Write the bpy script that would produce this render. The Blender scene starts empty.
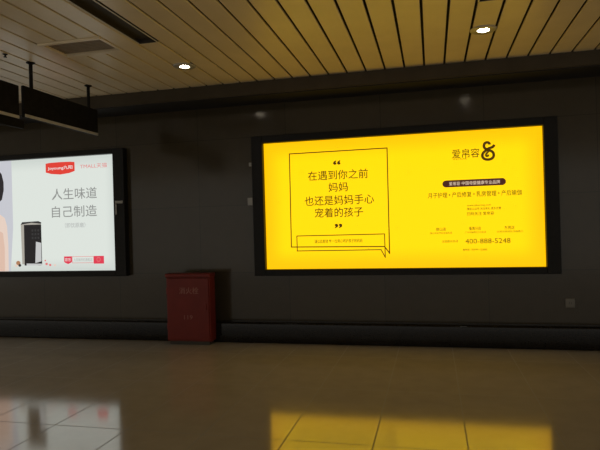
import bpy, bmesh, math
from mathutils import Vector, Matrix

# ------------------------------------------------------------------ camera
sc = bpy.context.scene
col = sc.collection
PI = math.pi
cd = bpy.data.cameras.new('camera'); cam = bpy.data.objects.new('camera', cd); col.objects.link(cam)
fwd = Vector((-0.23311855, 0.97244652, 0.00187507)); rgt = Vector((0.97205066, 0.23307793, -0.02814586)); up = rgt.cross(fwd)
M = Matrix((rgt, up, -fwd)).transposed().to_4x4(); M.translation = (0, 0, 1.5)
cam.matrix_world = M
cd.sensor_fit = 'HORIZONTAL'; cd.sensor_width = 36; cd.lens = 551.76 * 36 / 600
cd.clip_start = 0.05; cd.clip_end = 100
sc.camera = cam

# ------------------------------------------------------------------ world, exposure
w = bpy.data.worlds.new('world'); sc.world = w; w.use_nodes = True
bg = w.node_tree.nodes['Background']; bg.inputs[0].default_value = (1.0, 0.95, 0.84, 1); bg.inputs[1].default_value = 0.62
sc.view_settings.view_transform = 'Standard'; sc.view_settings.look = 'None'
sc.view_settings.exposure = 0.0; sc.view_settings.gamma = 1.0; sc.view_settings.use_curve_mapping = False

YELLOW_POWER = 1.0
WHITE_POWER = 1.0
LENS_POWER = 55.0


# ------------------------------------------------------------------ materials
def mat(name, color=(.5, .5, .5), rough=.5, metal=0.0, spec=.5, emit=None, power=0.0):
    m = bpy.data.materials.new(name); m.use_nodes = True
    b = m.node_tree.nodes['Principled BSDF']
    b.inputs['Base Color'].default_value = (*color, 1); b.inputs['Roughness'].default_value = rough
    b.inputs['Metallic'].default_value = metal; b.inputs['Specular IOR Level'].default_value = spec
    if emit:
        b.inputs['Emission Color'].default_value = (*emit, 1); b.inputs['Emission Strength'].default_value = power
    return m


def nodes(m):
    t = m.node_tree
    return t, t.nodes, t.links, t.nodes['Principled BSDF']


def noise_color(m, c1, c2, scale, detail=4, coord='Object', lo=.35, hi=.65):
    t, n, l, b = nodes(m)
    tc = n.new('ShaderNodeTexCoord'); nz = n.new('ShaderNodeTexNoise'); cr = n.new('ShaderNodeValToRGB')
    nz.inputs['Scale'].default_value = scale; nz.inputs['Detail'].default_value = detail
    cr.color_ramp.elements[0].color = (*c1, 1); cr.color_ramp.elements[1].color = (*c2, 1)
    cr.color_ramp.elements[0].position = lo; cr.color_ramp.elements[1].position = hi
    l.new(tc.outputs[coord], nz.inputs['Vector']); l.new(nz.outputs['Fac'], cr.inputs[0]); l.new(cr.outputs[0], b.inputs['Base Color'])
    return tc, nz, cr


def rough_noise(m, lo, hi, scale):
    t, n, l, b = nodes(m)
    tc = n.new('ShaderNodeTexCoord'); nz = n.new('ShaderNodeTexNoise'); mr = n.new('ShaderNodeMapRange')
    nz.inputs['Scale'].default_value = scale; nz.inputs['Detail'].default_value = 3
    mr.inputs['To Min'].default_value = lo; mr.inputs['To Max'].default_value = hi
    l.new(tc.outputs['Object'], nz.inputs['Vector']); l.new(nz.outputs['Fac'], mr.inputs['Value']); l.new(mr.outputs[0], b.inputs['Roughness'])


def joint_tiles(m, c1, c2, mortar, bw, rh, size, offset, origin, rot=None, scale=9.0):
    """Stone slabs with fine joints: brick grid times a cloudy grain."""
    t, n, l, b = nodes(m)
    tc = n.new('ShaderNodeTexCoord'); mp = n.new('ShaderNodeMapping'); br = n.new('ShaderNodeTexBrick')
    mp.inputs['Location'].default_value = origin
    if rot: mp.inputs['Rotation'].default_value = rot
    br.inputs['Scale'].default_value = 1.0; br.inputs['Brick Width'].default_value = bw; br.inputs['Row Height'].default_value = rh
    br.inputs['Mortar Size'].default_value = size; br.inputs['Mortar Smooth'].default_value = 0.1
    br.offset = offset; br.squash = 1.0
    br.inputs['Color1'].default_value = (*c1, 1); br.inputs['Color2'].default_value = (*c2, 1); br.inputs['Mortar'].default_value = (*mortar, 1)
    nz = n.new('ShaderNodeTexNoise'); nz.inputs['Scale'].default_value = scale; nz.inputs['Detail'].default_value = 6
    mr = n.new('ShaderNodeMapRange'); mr.inputs['To Min'].default_value = .86; mr.inputs['To Max'].default_value = 1.14
    mx = n.new('ShaderNodeMix'); mx.data_type = 'RGBA'; mx.blend_type = 'MULTIPLY'; mx.inputs['Factor'].default_value = 1
    l.new(tc.outputs['Object'], mp.inputs['Vector']); l.new(mp.outputs[0], br.inputs['Vector'])
    l.new(tc.outputs['Object'], nz.inputs['Vector']); l.new(nz.outputs['Fac'], mr.inputs['Value'])
    l.new(br.outputs['Color'], mx.inputs['A']); l.new(mr.outputs[0], mx.inputs['B']); l.new(mx.outputs['Result'], b.inputs['Base Color'])
    return br


m_floor = mat('polished_floor_tile', rough=.09, spec=1.0)
b_ = m_floor.node_tree.nodes['Principled BSDF']; b_.inputs['IOR'].default_value = 1.75
floor_brick = joint_tiles(m_floor, (.385, .338, .265), (.41, .36, .283), (.15, .13, .10), .62, 1.24, .0048, 00, (.43, -3.74 + 1.24 * 8, 0), scale=5)
rough_noise(m_floor, .08, .13, 2.5)
t_, n_, l_, b_ = nodes(m_floor)      # the joints are dull, the tiles polished
src = b_.inputs['Roughness'].links[0].from_socket
mxr = n_.new('ShaderNodeMix'); mxr.data_type = 'FLOAT'; mxr.inputs['B'].default_value = .7
l_.new(floor_brick.outputs['Fac'], mxr.inputs['Factor']); l_.new(src, mxr.inputs['A']); l_.new(mxr.outputs['Result'], b_.inputs['Roughness'])
m_wall = mat('dark_polished_stone', rough=.2, spec=.32)
joint_tiles(m_wall, (.040, .031, .018), (.046, .036, .021), (.024, .019, .012), 1.24, .9, .004, 0.0, (0.6, 0, 0), rot=(PI / 2, 0, 0), scale=7)
rough_noise(m_wall, .08, .2, 3)
m_plinth = mat('black_polished_granite', (.008, .007, .006), .10, spec=.2)
noise_color(m_plinth, (.004, .0035, .003), (.012, .010, .009), 60)
m_slat = mat('bronze_ceiling_strip', rough=.36, spec=.7)
noise_color(m_slat, (.72, .605, .41), (.78, .655, .45), 3)
m_back = mat('ceiling_void_black', (.010, .008, .006), .8)
m_beam = mat('dark_bronze_bulkhead', (.060, .047, .032), .5, spec=.15)
noise_color(m_beam, (.05, .039, .024), (.06, .047, .03), 4)
m_frame = mat('black_frame_aluminium', (.006, .005, .005), .5, spec=.2)
noise_color(m_frame, (.005, .0045, .004), (.008, .007, .006), 20)
m_sign = mat('black_sign_metal', (.010, .009, .008), .7, spec=.1)
noise_color(m_sign, (.008, .007, .0065), (.013, .012, .011), 15)
m_pale = mat('pale_sign_edge', (.55, .53, .49), .35, .3)  # pale tone for the strip along the signs' lower edge
noise_color(m_pale, (.5, .48, .44), (.6, .58, .54), 12)
m_grey = mat('grey_steel', (.22, .21, .19), .4, .5)
m_red = mat('red_enamel', (.20, .018, .012), .35, spec=.2)
noise_color(m_red, (.125, .013, .008), (.15, .016, .010), 6)
m_redtext = mat('faded_lettering', (.26, .10, .075), .5)
m_vent = mat('vent_brown', (.090, .066, .040), .55)
noise_color(m_vent, (.24, .175, .10), (.28, .205, .12), 10)
m_slot = mat('slot_black', (.035, .027, .017), .7)
m_whitetrim = mat('white_enamel_trim', (.62, .57, .48), .4)
m_ring = mat('ring_aluminium', (.42, .40, .36), .4, .2)
noise_color(m_ring, (.38, .36, .32), (.46, .44, .40), 12)
m_plate = mat('socket_plastic', (.13, .12, .10), .4)
m_hole = mat('socket_slot', (.02, .02, .02), .5)
m_lens = mat('downlight_lens', (.8, .8, .8), .3, emit=(1.0, .95, .85), power=LENS_POWER)


def backlit(name, c_mid, c_rim, power, rim):
    """Glowing printed film; lamp falloff towards the rim is painted into the emission colour."""
    m = mat(name, (.02, .02, .02), .25, spec=.12)
    t, n, l, b = nodes(m)
    tc = n.new('ShaderNodeTexCoord'); sp = n.new('ShaderNodeSeparateXYZ')
    l.new(tc.outputs['Generated'], sp.inputs[0])

    def edge(sock, width):
        a = n.new('ShaderNodeMath'); a.operation = 'PINGPONG'; a.inputs[1].default_value = .5
        l.new(sock, a.inputs[0])
        r = n.new('ShaderNodeMapRange'); r.interpolation_type = 'SMOOTHSTEP'; r.inputs['From Max'].default_value = width
        l.new(a.outputs[0], r.inputs['Value']); return r.outputs[0]
    mu = n.new('ShaderNodeMath'); mu.operation = 'MULTIPLY'
    l.new(edge(sp.outputs['X'], rim), mu.inputs[0]); l.new(edge(sp.outputs['Z'], rim * 2.1), mu.inputs[1])
    mx = n.new('ShaderNodeMix'); mx.data_type = 'RGBA'
    mx.inputs['A'].default_value = (*c_rim, 1); mx.inputs['B'].default_value = (*c_mid, 1)
    l.new(mu.outputs[0], mx.inputs['Factor']); l.new(mx.outputs['Result'], b.inputs['Emission Color'])
    b.inputs['Emission Strength'].default_value = power
    return m


m_yellow = backlit('yellow_backlit_film', (1.25, .775, .0), (1.15, .60, .0), YELLOW_POWER, .085)
m_white = backlit('white_backlit_film', (.72, .77, .72), (.62, .67, .63), WHITE_POWER, .06)


def ink(name, c):
    return mat(name, (.02, .015, .01), .4, spec=.2, emit=c, power=1.0)


i_dark = ink('brown_print', (.06, .027, .001))
i_line = ink('thin_brown_print', (.07, .03, .001))
i_soft = ink('soft_brown_print', (.055, .024, .001))
i_faint = ink('faint_brown_print', (.22, .11, .001))
i_pill = ink('plum_print', (.060, .016, .010))
i_cream = ink('cream_print', (.80, .62, .45))
i_red = ink('red_print', (.75, .050, .035))
i_pink = ink('crimson_print', (.74, .045, .085))
i_paler = ink('pale_red_print', (.75, .20, .20))
i_grey = ink('grey_print', (.27, .28, .27))
i_lgrey = ink('light_grey_print', (.42, .44, .43))
i_white = ink('white_print', (.82, .80, .78))
i_black = ink('black_print', (.012, .012, .014))
i_char = ink('charcoal_print', (.035, .035, .036))
i_silver = ink('silver_print', (.55, .56, .56))
i_beige = ink('warm_grey_print', (.40, .38, .33))
i_skin = ink('skin_print', (.72, .50, .40))
i_lskin = ink('light_skin_print', (.78, .62, .53))
i_hair = ink('hair_print', (.020, .018, .022))
i_lilac = ink('lilac_grey_print', (.56, .57, .62))
i_tan = ink('tan_print', (.42, .20, .10))


# ------------------------------------------------------------------ mesh helpers
def bx(bm, x0, x1, y0, y1, z0, z1, bev=0, seg=2):
    r = bmesh.ops.create_cube(bm, size=1)
    for v in r['verts']:
        v.co = Vector((x0 + (v.co.x + .5) * (x1 - x0), y0 + (v.co.y + .5) * (y1 - y0), z0 + (v.co.z + .5) * (z1 - z0)))
    if bev:
        es = list({e for v in r['verts'] for e in v.link_edges})
        bmesh.ops.bevel(bm, geom=es, offset=bev, segments=seg, affect='EDGES', profile=.5)


def cyl(bm, p, q, r, n=16):
    p, q = Vector(p), Vector(q); d = q - p
    rot = d.to_track_quat('Z', 'Y').to_matrix().to_4x4(); rot.translation = (p + q) / 2
    bmesh.ops.create_cone(bm, cap_ends=True, segments=n, radius1=r, radius2=r, depth=d.length, matrix=rot)


def lathe(bm, prof, c, n=32, closed=True):
    rings = []
    for (r, z) in prof:
        rings.append([bm.verts.new((c[0] + r * math.cos(2 * PI * k / n), c[1] + r * math.sin(2 * PI * k / n), c[2] + z)) for k in range(n)])
    L = len(rings)
    for i in range(L if closed else L - 1):
        a, b = rings[i], rings[(i + 1) % L]
        for k in range(n):
            bm.faces.new((a[k], a[(k + 1) % n], b[(k + 1) % n], b[k]))


def flat(bm, pts, y, t=.0008):
    """A printed area: outline in x, z at depth y, extruded by t towards the viewer."""
    a = [bm.verts.new((x, y, z)) for x, z in pts]; b = [bm.verts.new((x, y - t, z)) for x, z in pts]
    bm.faces.new(a); bm.faces.new(b[::-1])
    for k in range(len(pts)):
        j = (k + 1) % len(pts); bm.faces.new((a[k], b[k], b[j], a[j]))


def stroke(bm, pts, wd, y, closed=False):
    """A printed line of width wd through pts (x, z)."""
    n = len(pts)
    for i in range(n if closed else n - 1):
        p, q = Vector(pts[i]), Vector(pts[(i + 1) % n]); d = (q - p).normalized(); s = Vector((-d.y, d.x)) * wd / 2; e = d * wd / 2
        flat(bm, [tuple(p - e + s), tuple(q + e + s), tuple(q + e - s), tuple(p - e - s)], y)


def ribbon(bm, pts, wd, y):
    """A smooth printed curve."""
    n = len(pts); P = [Vector(p) for p in pts]; L, R = [], []
    for i in range(n):
        d = (P[min(i + 1, n - 1)] - P[max(i - 1, 0)]).normalized(); s = Vector((-d.y, d.x)) * (wd[i] if isinstance(wd, list) else wd) / 2
        L.append(bm.verts.new((*(P[i] + s)[:1], y, (P[i] + s)[1]))); R.append(bm.verts.new(((P[i] - s)[0], y, (P[i] - s)[1])))
    for i in range(n - 1):
        bm.faces.new((L[i], L[i + 1], R[i + 1], R[i]))


def obj(name, bm, m, parent=None):
    bmesh.ops.recalc_face_normals(bm, faces=bm.faces)
    me = bpy.data.meshes.new(name); bm.to_mesh(me); bm.free(); me.materials.append(m)
    o = bpy.data.objects.new(name, me); col.objects.link(o)
    if parent:
        o.parent = parent
        top = parent
        off = Vector(parent.location)
        while top.parent: top = top.parent; off += top.location
        o.location = -off
    return o


def smooth(o, ang=40):
    for p in o.data.polygons: p.use_smooth = True
    md = o.modifiers.new('split', 'EDGE_SPLIT'); md.split_angle = math.radians(ang)
    return o


def thing(name, label, cat, loc, group=None):
    o = bpy.data.objects.new(name, None); col.objects.link(o); o.location = loc; o.empty_display_size = .1
    o['label'] = label; o['category'] = cat
    if group: o['group'] = group
    return o


def tag(o, label, cat, group=None):
    o['label'] = label; o['category'] = cat
    if group: o['group'] = group
    return o


def struct(name, bm, m):
    o = obj(name, bm, m); o['kind'] = 'structure'; return o


def box_obj(name, m, parent, *a, **k):
    bm = bmesh.new(); bx(bm, *a, **k); return obj(name, bm, m, parent)


def text(name, body, x0, x1, zc, h, m, parent, y, bold=.004):
    """Lettering fitted to the span x0..x1 and height h, centred on zc."""
    c = bpy.data.curves.new(name, 'FONT'); c.body = body; c.extrude = 0; c.offset = bold; c.resolution_u = 2
    t = bpy.data.objects.new(name, c); col.objects.link(t); bpy.context.view_layer.update()
    me = bpy.data.meshes.new_from_object(t.evaluated_get(bpy.context.evaluated_depsgraph_get()))
    bpy.data.objects.remove(t); bpy.data.curves.remove(c)
    xs = [v.co.x for v in me.vertices]; ys = [v.co.y for v in me.vertices]
    ax, bx_, ay, by = min(xs), max(xs), min(ys), max(ys)
    for v in me.vertices:
        v.co = Vector((x0 + (v.co.x - ax) / (bx_ - ax) * (x1 - x0), y, zc + ((v.co.y - ay) / (by - ay) - .5) * h))
    me.materials.clear(); me.materials.append(m); me.name = name
    o = bpy.data.objects.new(name, me); col.objects.link(o)
    if parent:
        o.parent = parent; off = Vector(parent.location); q = parent
        while q.parent: q = q.parent; off += q.location
        o.location = -off
    return o


# ------------------------------------------------------------------ setting
XL, XR, YB, YW, ZC = -12.0, 9.0, -4.0, 7.0, 3.30
bm = bmesh.new(); bx(bm, XL, XR, YB, YW + .2, -.2, 0); struct('floor', bm, m_floor)
bm = bmesh.new(); bx(bm, XL, XR, YW, YW + .2, 0, 3.7); struct('wall_back', bm, m_wall)

PITCH, O = .2232, -1.3795
k0, k1 = int((XL - O) / PITCH) - 1, int((XR - O) / PITCH)
SLOT = {-6: 4.83, 8: 4.76}          # strips that are open slots up to this depth
LAMP = {-6: 5.63, 8: 5.46}          # downlight openings in the same strips
VENT = (-10, -9, -8); VY0, VY1 = 4.53, 4.97
bm = bmesh.new()


def slat(x, y0, y1):
    bx(bm, x + .0115, x + PITCH - .0115, y0, y1, ZC, ZC + .02, .004, 1)


for k in range(k0, k1):
    x = O + PITCH * k
    if k in SLOT: slat(x, SLOT[k], LAMP[k] - .068); slat(x, LAMP[k] + .068, 6.5)
    elif k in VENT: slat(x, YB, VY0); slat(x, VY1, 6.5)
    else: slat(x, YB, 6.5)
ceil = struct('ceiling', bm, m_slat)
bm = bmesh.new(); bx(bm, XL, XR, YB, 6.5, ZC + .09, ZC + .15); struct('ceiling_backing', bm, m_back)
bm = bmesh.new(); bx(bm, XL, XR, 6.5, YW, 3.14, 3.5, .006, 1); struct('trim_1', bm, m_beam)
bm = bmesh.new(); bx(bm, XL, XR, 6.52, YW, 3.128, 3.14); struct('trim_2', bm, m_back)
bm = bmesh.new(); bx(bm, XL, XR, 6.80, YW, 0, .265, .022, 4); smooth(struct('baseboard_back', bm, m_plinth))

# ------------------------------------------------------------------ lightboxes
PY = 6.985        # face of the backlit film
IY = PY - .003    # face of the print on it


def lightbox(label, x0, x1, z0, z1, bl, br, bb, bt, film, latches):
    t = thing('advertising_lightbox', label, 'lightbox', ((x0 + x1) / 2, 7.0, z0 - bb), 'backlit advertising boxes on the wall')
    bm = bmesh.new(); F = 6.90
    bx(bm, x0 - bl, x0, F, 7.0, z0 - bb, z1 + bt, .005, 1); bx(bm, x1, x1 + br, F, 7.0, z0 - bb, z1 + bt, .005, 1)
    bx(bm, x0, x1, F, 7.0, z1, z1 + bt, .005, 1); bx(bm, x0, x1, F, 7.0, z0 - bb, z0, .005, 1)
    obj('frame', bm, m_frame, t)
    box_obj('poster_panel', film, t, x0, x1, PY, PY + .012, z0, z1)
    for pts in latches:
        bm = bmesh.new()
        for (a, b, c, d) in pts: bx(bm, a, b, F - .012, F, c, d, .003, 1)
        obj('latch', bm, m_grey, t)
    return t


yb = lightbox('wide yellow backlit advertisement with a quotation in a speech bubble and a phone number', -2.138, 1.288, .942, 2.598, .147, .152, .080, .092, m_yellow,
              [[(-2.35, -2.285, 1.79, 1.89)], [(-2.32, -2.285, 2.30, 2.35)]])
T = yb
text('slogan_text', '在遇到你之前', -1.549, -.773, 2.143, .122, i_dark, T, IY, bold=.005)
text('slogan_text', '妈妈', -1.284, -1.031, 1.986, .120, i_dark, T, IY, bold=.005)
text('slogan_text', '也还是妈妈手心', -1.604, -.706, 1.819, .124, i_dark, T, IY, bold=.005)
text('slogan_text', '宠着的孩子', -1.474, -.847, 1.662, .124, i_dark, T, IY, bold=.005)
text('quotation_mark', '\u201c', -1.216, -1.118, 2.300, .058, i_dark, T, IY, bold=.03)
text('quotation_mark', '\u201d', -1.217, -1.118, 1.487, .058, i_dark, T, IY, bold=.03)
bm = bmesh.new(); stroke(bm, [(-1.789, 2.445), (-.525, 2.447), (-.530, 1.128), (-.590, 1.213), (-1.797, 1.229)], .013, IY, True); obj('speech_bubble', bm, i_line, T)
bm = bmesh.new(); stroke(bm, [(-1.720, 1.371), (-.586, 1.371), (-.585, 1.078), (-.635, 1.174), (-1.720, 1.176)], .011, IY + .001, True); obj('speech_bubble', bm, i_line, T)
text('bubble_caption', '谨以此献给 每一位用心呵护孩子的妈妈', -1.485, -.867, 1.295, .046, i_soft, T, IY)
lg = text('brand_name', '爱帛容', .257, .578, 2.325, .112, i_dark, T, IY)
text('brand_caption', 'AI BO RONG', .268, .43, 2.260, .018, i_soft, T, IY)
# the looping ampersand of the brand mark
def curve(ctrl, n=12):
    out = []
    for (a, b, c, d) in ctrl:
        for i in range(n + 1):
            u = i / n
            out.append(tuple(a[j] * (1 - u) ** 3 + 3 * b[j] * u * (1 - u) ** 2 + 3 * c[j] * u * u * (1 - u) + d[j] * u ** 3 for j in (0, 1)))
    return [p for i, p in enumerate(out) if i == 0 or (Vector(p) - Vector(out[i - 1])).length > 1e-5]


def place(pts, x0, z0, w_, h_):
    return [(x0 + w_ * a, z0 + h_ * b) for a, b in pts]


mark = curve([((.62, .86), (.66, 1.04), (.20, 1.06), (.20, .80)), ((.20, .80), (.20, .62), (.42, .62), (.52, .56)),
              ((.52, .56), (.70, .50), (.94, .46), (.92, .24)), ((.92, .24), (.90, -.06), (.08, -.06), (.06, .24)),
              ((.06, .24), (.05, .44), (.30, .50), (.46, .60)), ((.46, .60), (.62, .72), (.86, .62), (.98, .84))])
bm = bmesh.new(); ribbon(bm, place(mark, .600, 2.232, .152, .212), .031, IY); obj('brand_mark', bm, i_dark, T)
mk2 = curve([((.52, .30), (.50, .20), (.40, .18), (.34, .24)), ((.34, .24), (.28, .34), (.48, .40), (.62, .58))])
bm = bmesh.new(); ribbon(bm, place(mk2, .600, 2.232, .152, .212), .022, IY - .0005); obj('brand_mark', bm, i_dark, T)
bm = bmesh.new()
r_, xa, xb, zc_ = .042, .134, .869, 1.964
P = [(xb - r_ + r_ * math.cos(a), zc_ + r_ * math.sin(a)) for a in [(-PI / 2 + PI * i / 10) for i in range(11)]] + \
    [(xa + r_ + r_ * math.cos(a), zc_ + r_ * math.sin(a)) for a in [(PI / 2 + PI * i / 10) for i in range(11)]]
flat(bm, P, IY); pill = obj('pill_banner', bm, i_pill, T)
text('banner_text', '爱帛容 中国母婴健康专业品牌', .212, .802, zc_, .046, i_cream, pill, IY - .002)
for q, s in enumerate(('月子护理', '产后修复', '乳房管理', '产后瑜伽')):
    xs_ = -.042 + q * .2847
    text('service_text', s, xs_, xs_ + .230, 1.828, .066, i_soft, T, IY)
    if q < 3: text('plus_sign', '+', xs_ + .244, xs_ + .270, 1.828, .026, i_soft, T, IY)
text('contact_text', 'www.aiborong.com', .416, .690, 1.689, .030, i_soft, T, IY)
text('contact_text', '微信公众号 关注有礼 更多优惠', .414, .805, 1.649, .032, i_soft, T, IY)
text('contact_text', '扫码关注 爱帛容', .413, .724, 1.591, .042, i_soft, T, IY)
for (a, b, s), (c, d, s2) in zip([(.042, .161, '佛山店'), (.431, .570, '番禺分店'), (.838, .950, '东莞店')],
                                [(-.031, .231, '佛山市南海区桂城街道'), (.383, .626, '广州市番禺区大石街道'), (.752, 1.044, '东莞市南城区鸿福路口')]):
    text('branch_text', s, a, b, 1.412, .042, i_soft, T, IY)
    text('branch_address', s2, c, d, 1.366, .024, i_faint, T, IY)
text('hotline_caption', '全国服务热线', .110, .299, 1.262, .030, i_faint, T, IY)
text('phone_number', '400-888-5248', .385, .901, 1.258, .060, i_dark, T, IY, bold=0)
text('footer_text', '爱帛容 · 呵护每一位妈妈', .354, .632, 1.155, .026, i_soft, T, IY)

# the white advertisement on the left
wb = lightbox('white backlit advertisement with a red logo, grey lettering and a black coffee machine', -7.70, -4.33, .948, 2.592, .15, .17, .077, .070, m_white,
              [[(-4.30, -4.275, 1.73, 1.885), (-4.30, -4.18, 1.885, 1.925)]])
T = wb
P = [(-5.472, 2.515), (-5.40, 2.523), (-5.23, 2.526), (-5.06, 2.523), (-4.99, 2.515), (-4.99, 2.385), (-5.08, 2.360), (-5.23, 2.345), (-5.38, 2.360), (-5.472, 2.385)]
bm = bmesh.new(); flat(bm, P, IY); lr = obj('logo_badge', bm, i_red, T)
text('logo_text', 'Joyoung九阳', -5.435, -5.025, 2.440, .062, i_white, lr, IY - .002, bold=.012)
text('shop_text', 'TMALL天猫', -4.90, -4.467, 2.445, .066, i_paler, T, IY, bold=0)
text('headline_text', '人生味道', -5.38, -4.64, 2.061, .165, i_grey, T, IY)
text('headline_text', '自己制造', -5.388, -4.647, 1.805, .165, i_grey, T, IY)
text('tagline_text', '（即饮原磨）', -5.177, -4.84, 1.604, .072, i_lgrey, T, IY)
bm = bmesh.new(); flat(bm, [(-5.204, 1.155), (-5.075, 1.155), (-5.075, 1.075), (-5.10, 1.060), (-5.14, 1.045), (-5.18, 1.060), (-5.204, 1.075)], IY); bd = obj('shop_badge', bm, i_pink, T)
text('badge_text', '京东', -5.19, -5.09, 1.108, .050, i_white, bd, IY - .002)
bm = bmesh.new(); stroke(bm, [(-5.07, 1.06), (-4.72, 1.06), (-4.72, 1.15), (-5.07, 1.15)], .006, IY, True); sb = obj('search_box', bm, i_paler, T)
text('search_text', '九阳咖啡机旗舰店', -5.045, -4.745, 1.105, .044, i_lgrey, sb, IY)
bm = bmesh.new(); flat(bm, [(-4.719, 1.045), (-4.555, 1.045), (-4.555, 1.155), (-4.719, 1.155)], IY); bd = obj('search_badge', bm, i_pink, T)
bm = bmesh.new(); ribbon(bm, [(-4.64 + .028 * math.cos(2 * PI * i / 16), 1.105 + .028 * math.sin(2 * PI * i / 16)) for i in range(17)], .010, IY - .002); obj('search_icon', bm, i_paler, bd)

# printed picture: wall shade, woman at the edge, coffee machine
bm = bmesh.new(); flat(bm, [(-7.698, .95), (-6.12, .95), (-6.06, 1.6), (-6.06, 2.59), (-7.698, 2.59)], PY - .0006, .0006); obj('printed_backdrop', bm, i_lilac, T)
bm = bmesh.new(); flat(bm, [(-7.2, .95), (-6.155, .95), (-6.15, 1.35), (-6.165, 1.62), (-6.20, 1.74), (-6.27, 1.79), (-6.42, 1.83), (-6.50, 1.95), (-6.72, 1.95), (-6.80, 1.82), (-7.02, 1.76), (-7.16, 1.55)], IY + .0006, .0006)
ws = obj('printed_person', bm, i_lskin, T)
bm = bmesh.new(); flat(bm, [(-6.44, 1.94), (-6.36, 1.93), (-6.24, 2.02), (-6.205, 2.16), (-6.205, 2.28), (-6.235, 2.40), (-6.31, 2.48), (-6.45, 2.54), (-6.62, 2.55), (-6.80, 2.46), (-6.88, 2.28), (-6.82, 2.10), (-6.70, 1.98)], IY, .0006)
obj('printed_hair', bm, i_hair, ws)
bm = bmesh.new(); flat(bm, [(-6.70, .951), (-6.22, .951), (-6.215, 1.30), (-6.24, 1.52), (-6.40, 1.60), (-6.60, 1.60)], IY, .0006)
obj('printed_sleeve', bm, i_skin, ws)
# coffee machine: a tall jug body with control panel and steel handle
bm = bmesh.new(); flat(bm, [(-5.915, 1.05), (-5.60, 1.025), (-5.575, 1.05), (-5.58, 1.655), (-5.64, 1.672), (-5.90, 1.655), (-5.925, 1.64)], IY + .0006, .0006)
cf = obj('printed_machine', bm, i_beige, T)
bm = bmesh.new(); flat(bm, [(-5.875, 1.03), (-5.575, 1.03), (-5.575, 1.63), (-5.87, 1.63)], IY, .0006); obj('machine_body', bm, i_black, cf)
bm = bmesh.new(); flat(bm, [(-5.925, 1.635), (-5.74, 1.66), (-5.575, 1.64), (-5.57, 1.66), (-5.62, 1.68), (-5.90, 1.672)], IY - .001, .0006); obj('machine_lid', bm, i_char, cf)
bm = bmesh.new(); flat(bm, [(-5.69, 1.065), (-5.585, 1.09), (-5.582, 1.36), (-5.67, 1.38)], IY - .001, .0006); obj('machine_handle', bm, i_silver, cf)
for i in range(3):
    for j in range(3):
        bm = bmesh.new(); flat(bm, [(-5.74 + i * .05, 1.42 + j * .055), (-5.71 + i * .05, 1.42 + j * .055), (-5.71 + i * .05, 1.45 + j * .055), (-5.74 + i * .05, 1.45 + j * .055)], IY - .001, .0006); obj('machine_button', bm, i_char, cf)
bm = bmesh.new(); flat(bm, [(-5.84, 1.03), (-5.575, 1.03), (-5.575, 1.055), (-5.84, 1.06)], IY - .001, .0006); obj('machine_base', bm, i_silver, cf)
for (x, z, r, m) in [(-5.985, 1.07, .038, i_tan), (-5.96, 1.035, .026, i_char), (-6.02, 1.03, .025, i_lskin), (-5.50, 1.05, .022, i_paler), (-5.44, 1.035, .020, i_paler), (-5.36, 1.03, .02, i_lskin), (-5.52, 1.10, .014, i_paler)]:
    bm = bmesh.new(); flat(bm, [(x + r * math.cos(2 * PI * i / 10), z + r * .85 * math.sin(2 * PI * i / 10)) for i in range(10)], IY, .0006); obj('printed_bean', bm, m, T)

# ------------------------------------------------------------------ fire equipment cabinet
X0, X1, Y0, Y1, Z0, Z1 = -3.411, -2.80, 6.60, 6.79, .045, .925
t = thing('fire_cabinet', 'red metal fire equipment cabinet standing on the floor between the two lightboxes', 'cabinet', ((X0 + X1) / 2, (Y0 + Y1) / 2, 0))
box_obj('base', m_slot, t, X0 + .03, X1 - .03, Y0 + .03, Y1 - .01, 0, Z0)
bm = bmesh.new(); bx(bm, X0, X1, Y0 + .02, Y1, Z0, Z1 - .02, .008, 2); obj('body', bm, m_red, t)
bm = bmesh.new(); bx(bm, X0 + .015, X1 - .015, Y0, Y0 + .019, Z0 + .02, Z1 - .06, .006, 2); dr = obj('door', bm, m_red, t)
bm = bmesh.new(); bx(bm, X0 - .008, X1 + .008, Y0 - .006, Y1, Z1 - .05, Z1, .012, 3); obj('lid', bm, m_red, t)
text('door_lettering', '消火栓', X0 + .19, X0 + .46, .705, .085, m_redtext, dr, Y0 - .001)
text('door_lettering', '119', X0 + .25, X0 + .37, .36, .055, m_redtext, dr, Y0 - .001)
bm = bmesh.new(); bx(bm, X1 - .065, X1 - .042, Y0 - .015, Y0, .45, .54, .005, 2); obj('handle', bm, m_red, dr)
for z in (.2, .66):
    bm = bmesh.new(); cyl(bm, (X0 + .012, Y0 + .008, z), (X0 + .012, Y0 + .008, z + .08), .009, 10); obj('hinge', bm, m_red, dr)

# ------------------------------------------------------------------ hanging signs
HX1 = -4.05


def hanging(label, y0, y1, z0, z1, rods, depth, dark_band=False):
    HX0 = HX1 - depth
    t = thing('hanging_sign', label, 'sign', ((HX0 + HX1) / 2, (y0 + y1) / 2, z0), 'black sign boxes hanging from the ceiling')
    bm = bmesh.new(); bx(bm, HX0, HX1, y0, y1, z0, z1, .008, 2); obj('sign_box', bm, m_sign, t)
    bm = bmesh.new(); bx(bm, HX1, HX1 + .006, y0 + .01, y1 - .01, z0 + .004, z0 + .036, .002, 1); obj('edge_strip', bm, m_pale, t)
    if dark_band: bm = bmesh.new(); bx(bm, HX0, HX1 - .006, y0, y1 + .07, z0 - .085, z0 - .001, .004, 1); obj('lower_dark_band', bm, m_sign, t)  # dark band directly below the sign box
    for y in rods:
        bm = bmesh.new(); cyl(bm, (HX1 - .0175, y, z1 - .01), (HX1 - .0175, y, ZC + .004), .019); lathe(bm, [(.019, -.018), (.045, -.006), (.045, .004), (.019, .004)], (HX1 - .0175, y, ZC), 16)
        obj('rod', bm, m_sign, t)
    return t


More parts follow.
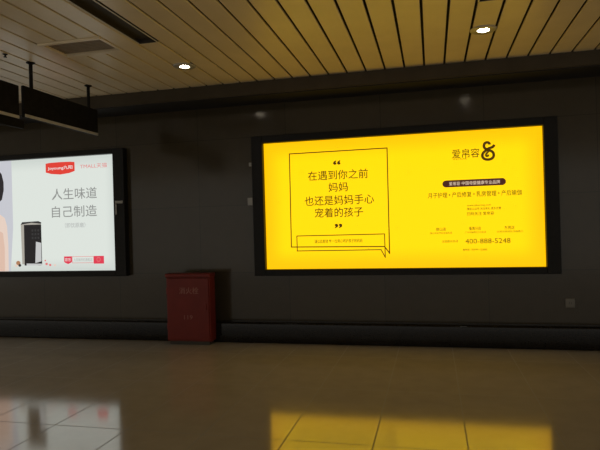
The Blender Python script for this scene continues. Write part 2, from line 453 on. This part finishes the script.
hanging('black hanging sign box nearer the advertising wall, on two rods with a pale lower edge', 4.865, 6.16, 2.70, 3.03, (5.0, 6.0), .035)
hanging('black hanging sign box cut off by the left edge of the photo', 3.50, 4.80, 2.665, 3.01, (3.7, 4.5), .035, True)

# ------------------------------------------------------------------ ceiling fittings
def downlight(label, x, y):
    t = thing('downlight', label, 'ceiling light', (x, y, ZC), 'round downlights in the strip ceiling')
    bm = bmesh.new(); lathe(bm, [(.058, -.010), (.112, -.012), (.124, -.004), (.124, 0), (.058, 0)], (x, y, ZC), 40); smooth(obj('trim_ring', bm, m_ring, t))
    bm = bmesh.new(); lathe(bm, [(.001, .056), (.062, .056), (.062, 0), (.060, -.008), (.056, -.008), (.056, .050), (.001, .050)], (x, y, ZC), 40); smooth(obj('baffle', bm, m_whitetrim, t))
    bm = bmesh.new(); cyl(bm, (x, y, ZC + .016), (x, y, ZC + .045), .0555, 40); obj('lens', bm, m_lens, t)
    return t


XA, XB = O + PITCH * -5.5, O + PITCH * 8.5
downlight('round lit ceiling downlight in line with the dark slot at the upper left', XA, 5.63)
downlight('round lit ceiling downlight above the yellow advertisement near the wall bulkhead', XB, 5.46)


def air_slot(label, k, yend):
    x0 = O + PITCH * k + .004; x1 = O + PITCH * (k + 1) - .004; y0 = YB + .02
    t = thing('ceiling_air_slot', label, 'air vent', ((x0 + x1) / 2, yend, ZC), 'dark air slots in the strip ceiling')
    bm = bmesh.new(); bx(bm, x0, x0 + .004, y0, yend - .004, ZC, ZC + .04); bx(bm, x1 - .004, x1, y0, yend - .004, ZC, ZC + .04)
    bx(bm, x0, x1, yend - .004, yend - .001, ZC, ZC + .04); bx(bm, x0, x1, y0, yend, ZC + .04, ZC + .046); obj('trough', bm, m_slot, t)
    bm = bmesh.new(); bx(bm, x0 + .003, x0 + .015, y0, yend - .004, ZC - .003, ZC + .006); bx(bm, x1 - .015, x1 - .003, y0, yend - .004, ZC - .003, ZC + .006); obj('edge_trim', bm, m_whitetrim, t)


air_slot('long dark air slot in the ceiling strips at the upper left', -6, 4.83)
air_slot('end of a dark air slot at the top edge, above the yellow advertisement', 8, 4.76)

vx0, vx1 = O + PITCH * -10, O + PITCH * -7
t = thing('ceiling_vent', 'brown rectangular recessed vent panel in the ceiling between hanging sign and air slot', 'air vent', ((vx0 + vx1) / 2, 4.75, ZC))
bm = bmesh.new(); f = .032
bx(bm, vx0, vx1, VY0, VY0 + f, ZC - .016, ZC + .03); bx(bm, vx0, vx1, VY1 - f, VY1, ZC - .006, ZC + .03)
bx(bm, vx0, vx0 + f, VY0 + f, VY1 - f, ZC - .006, ZC + .03); bx(bm, vx1 - f, vx1, VY0 + f, VY1 - f, ZC - .006, ZC + .03); obj('frame', bm, m_slat, t)
bm = bmesh.new(); bx(bm, vx0 + f, vx1 - f, VY0 + f, VY1 - f, ZC + .035, ZC + .042)
for i in range(9):
    y = VY0 + f + .018 + i * .038; bx(bm, vx0 + f, vx1 - f, y, y + .024, ZC + .016, ZC + .035)
obj('louvre', bm, m_vent, t)

t = thing('sprinkler_head', 'small sprinkler head on the ceiling above the hanging signs', 'sprinkler', (-4.1, 4.68, ZC))
bm = bmesh.new(); lathe(bm, [(.004, -.007), (.022, -.006), (.025, 0), (.004, 0)], (-4.1, 4.68, ZC), 20); obj('escutcheon', bm, m_sign, t)
bm = bmesh.new(); cyl(bm, (-4.1, 4.68, ZC - .028), (-4.1, 4.68, ZC - .006), .008, 10); cyl(bm, (-4.1, 4.68, ZC - .032), (-4.1, 4.68, ZC - .028), .017, 14); obj('deflector', bm, m_sign, t)

# ------------------------------------------------------------------ wall socket
t = thing('wall_socket', 'small grey wall socket plate low on the wall right of the yellow advertisement', 'socket', (1.538, 7.0, .455))
bm = bmesh.new(); bx(bm, 1.485, 1.591, 6.985, 7.0, .456, .568, .010, 3); obj('cover_plate', bm, m_plate, t)
bm = bmesh.new(); bx(bm, 1.525, 1.531, 6.983, 6.9852, .50, .525); bx(bm, 1.545, 1.551, 6.983, 6.9852, .50, .525); obj('socket_holes', bm, m_hole, t)
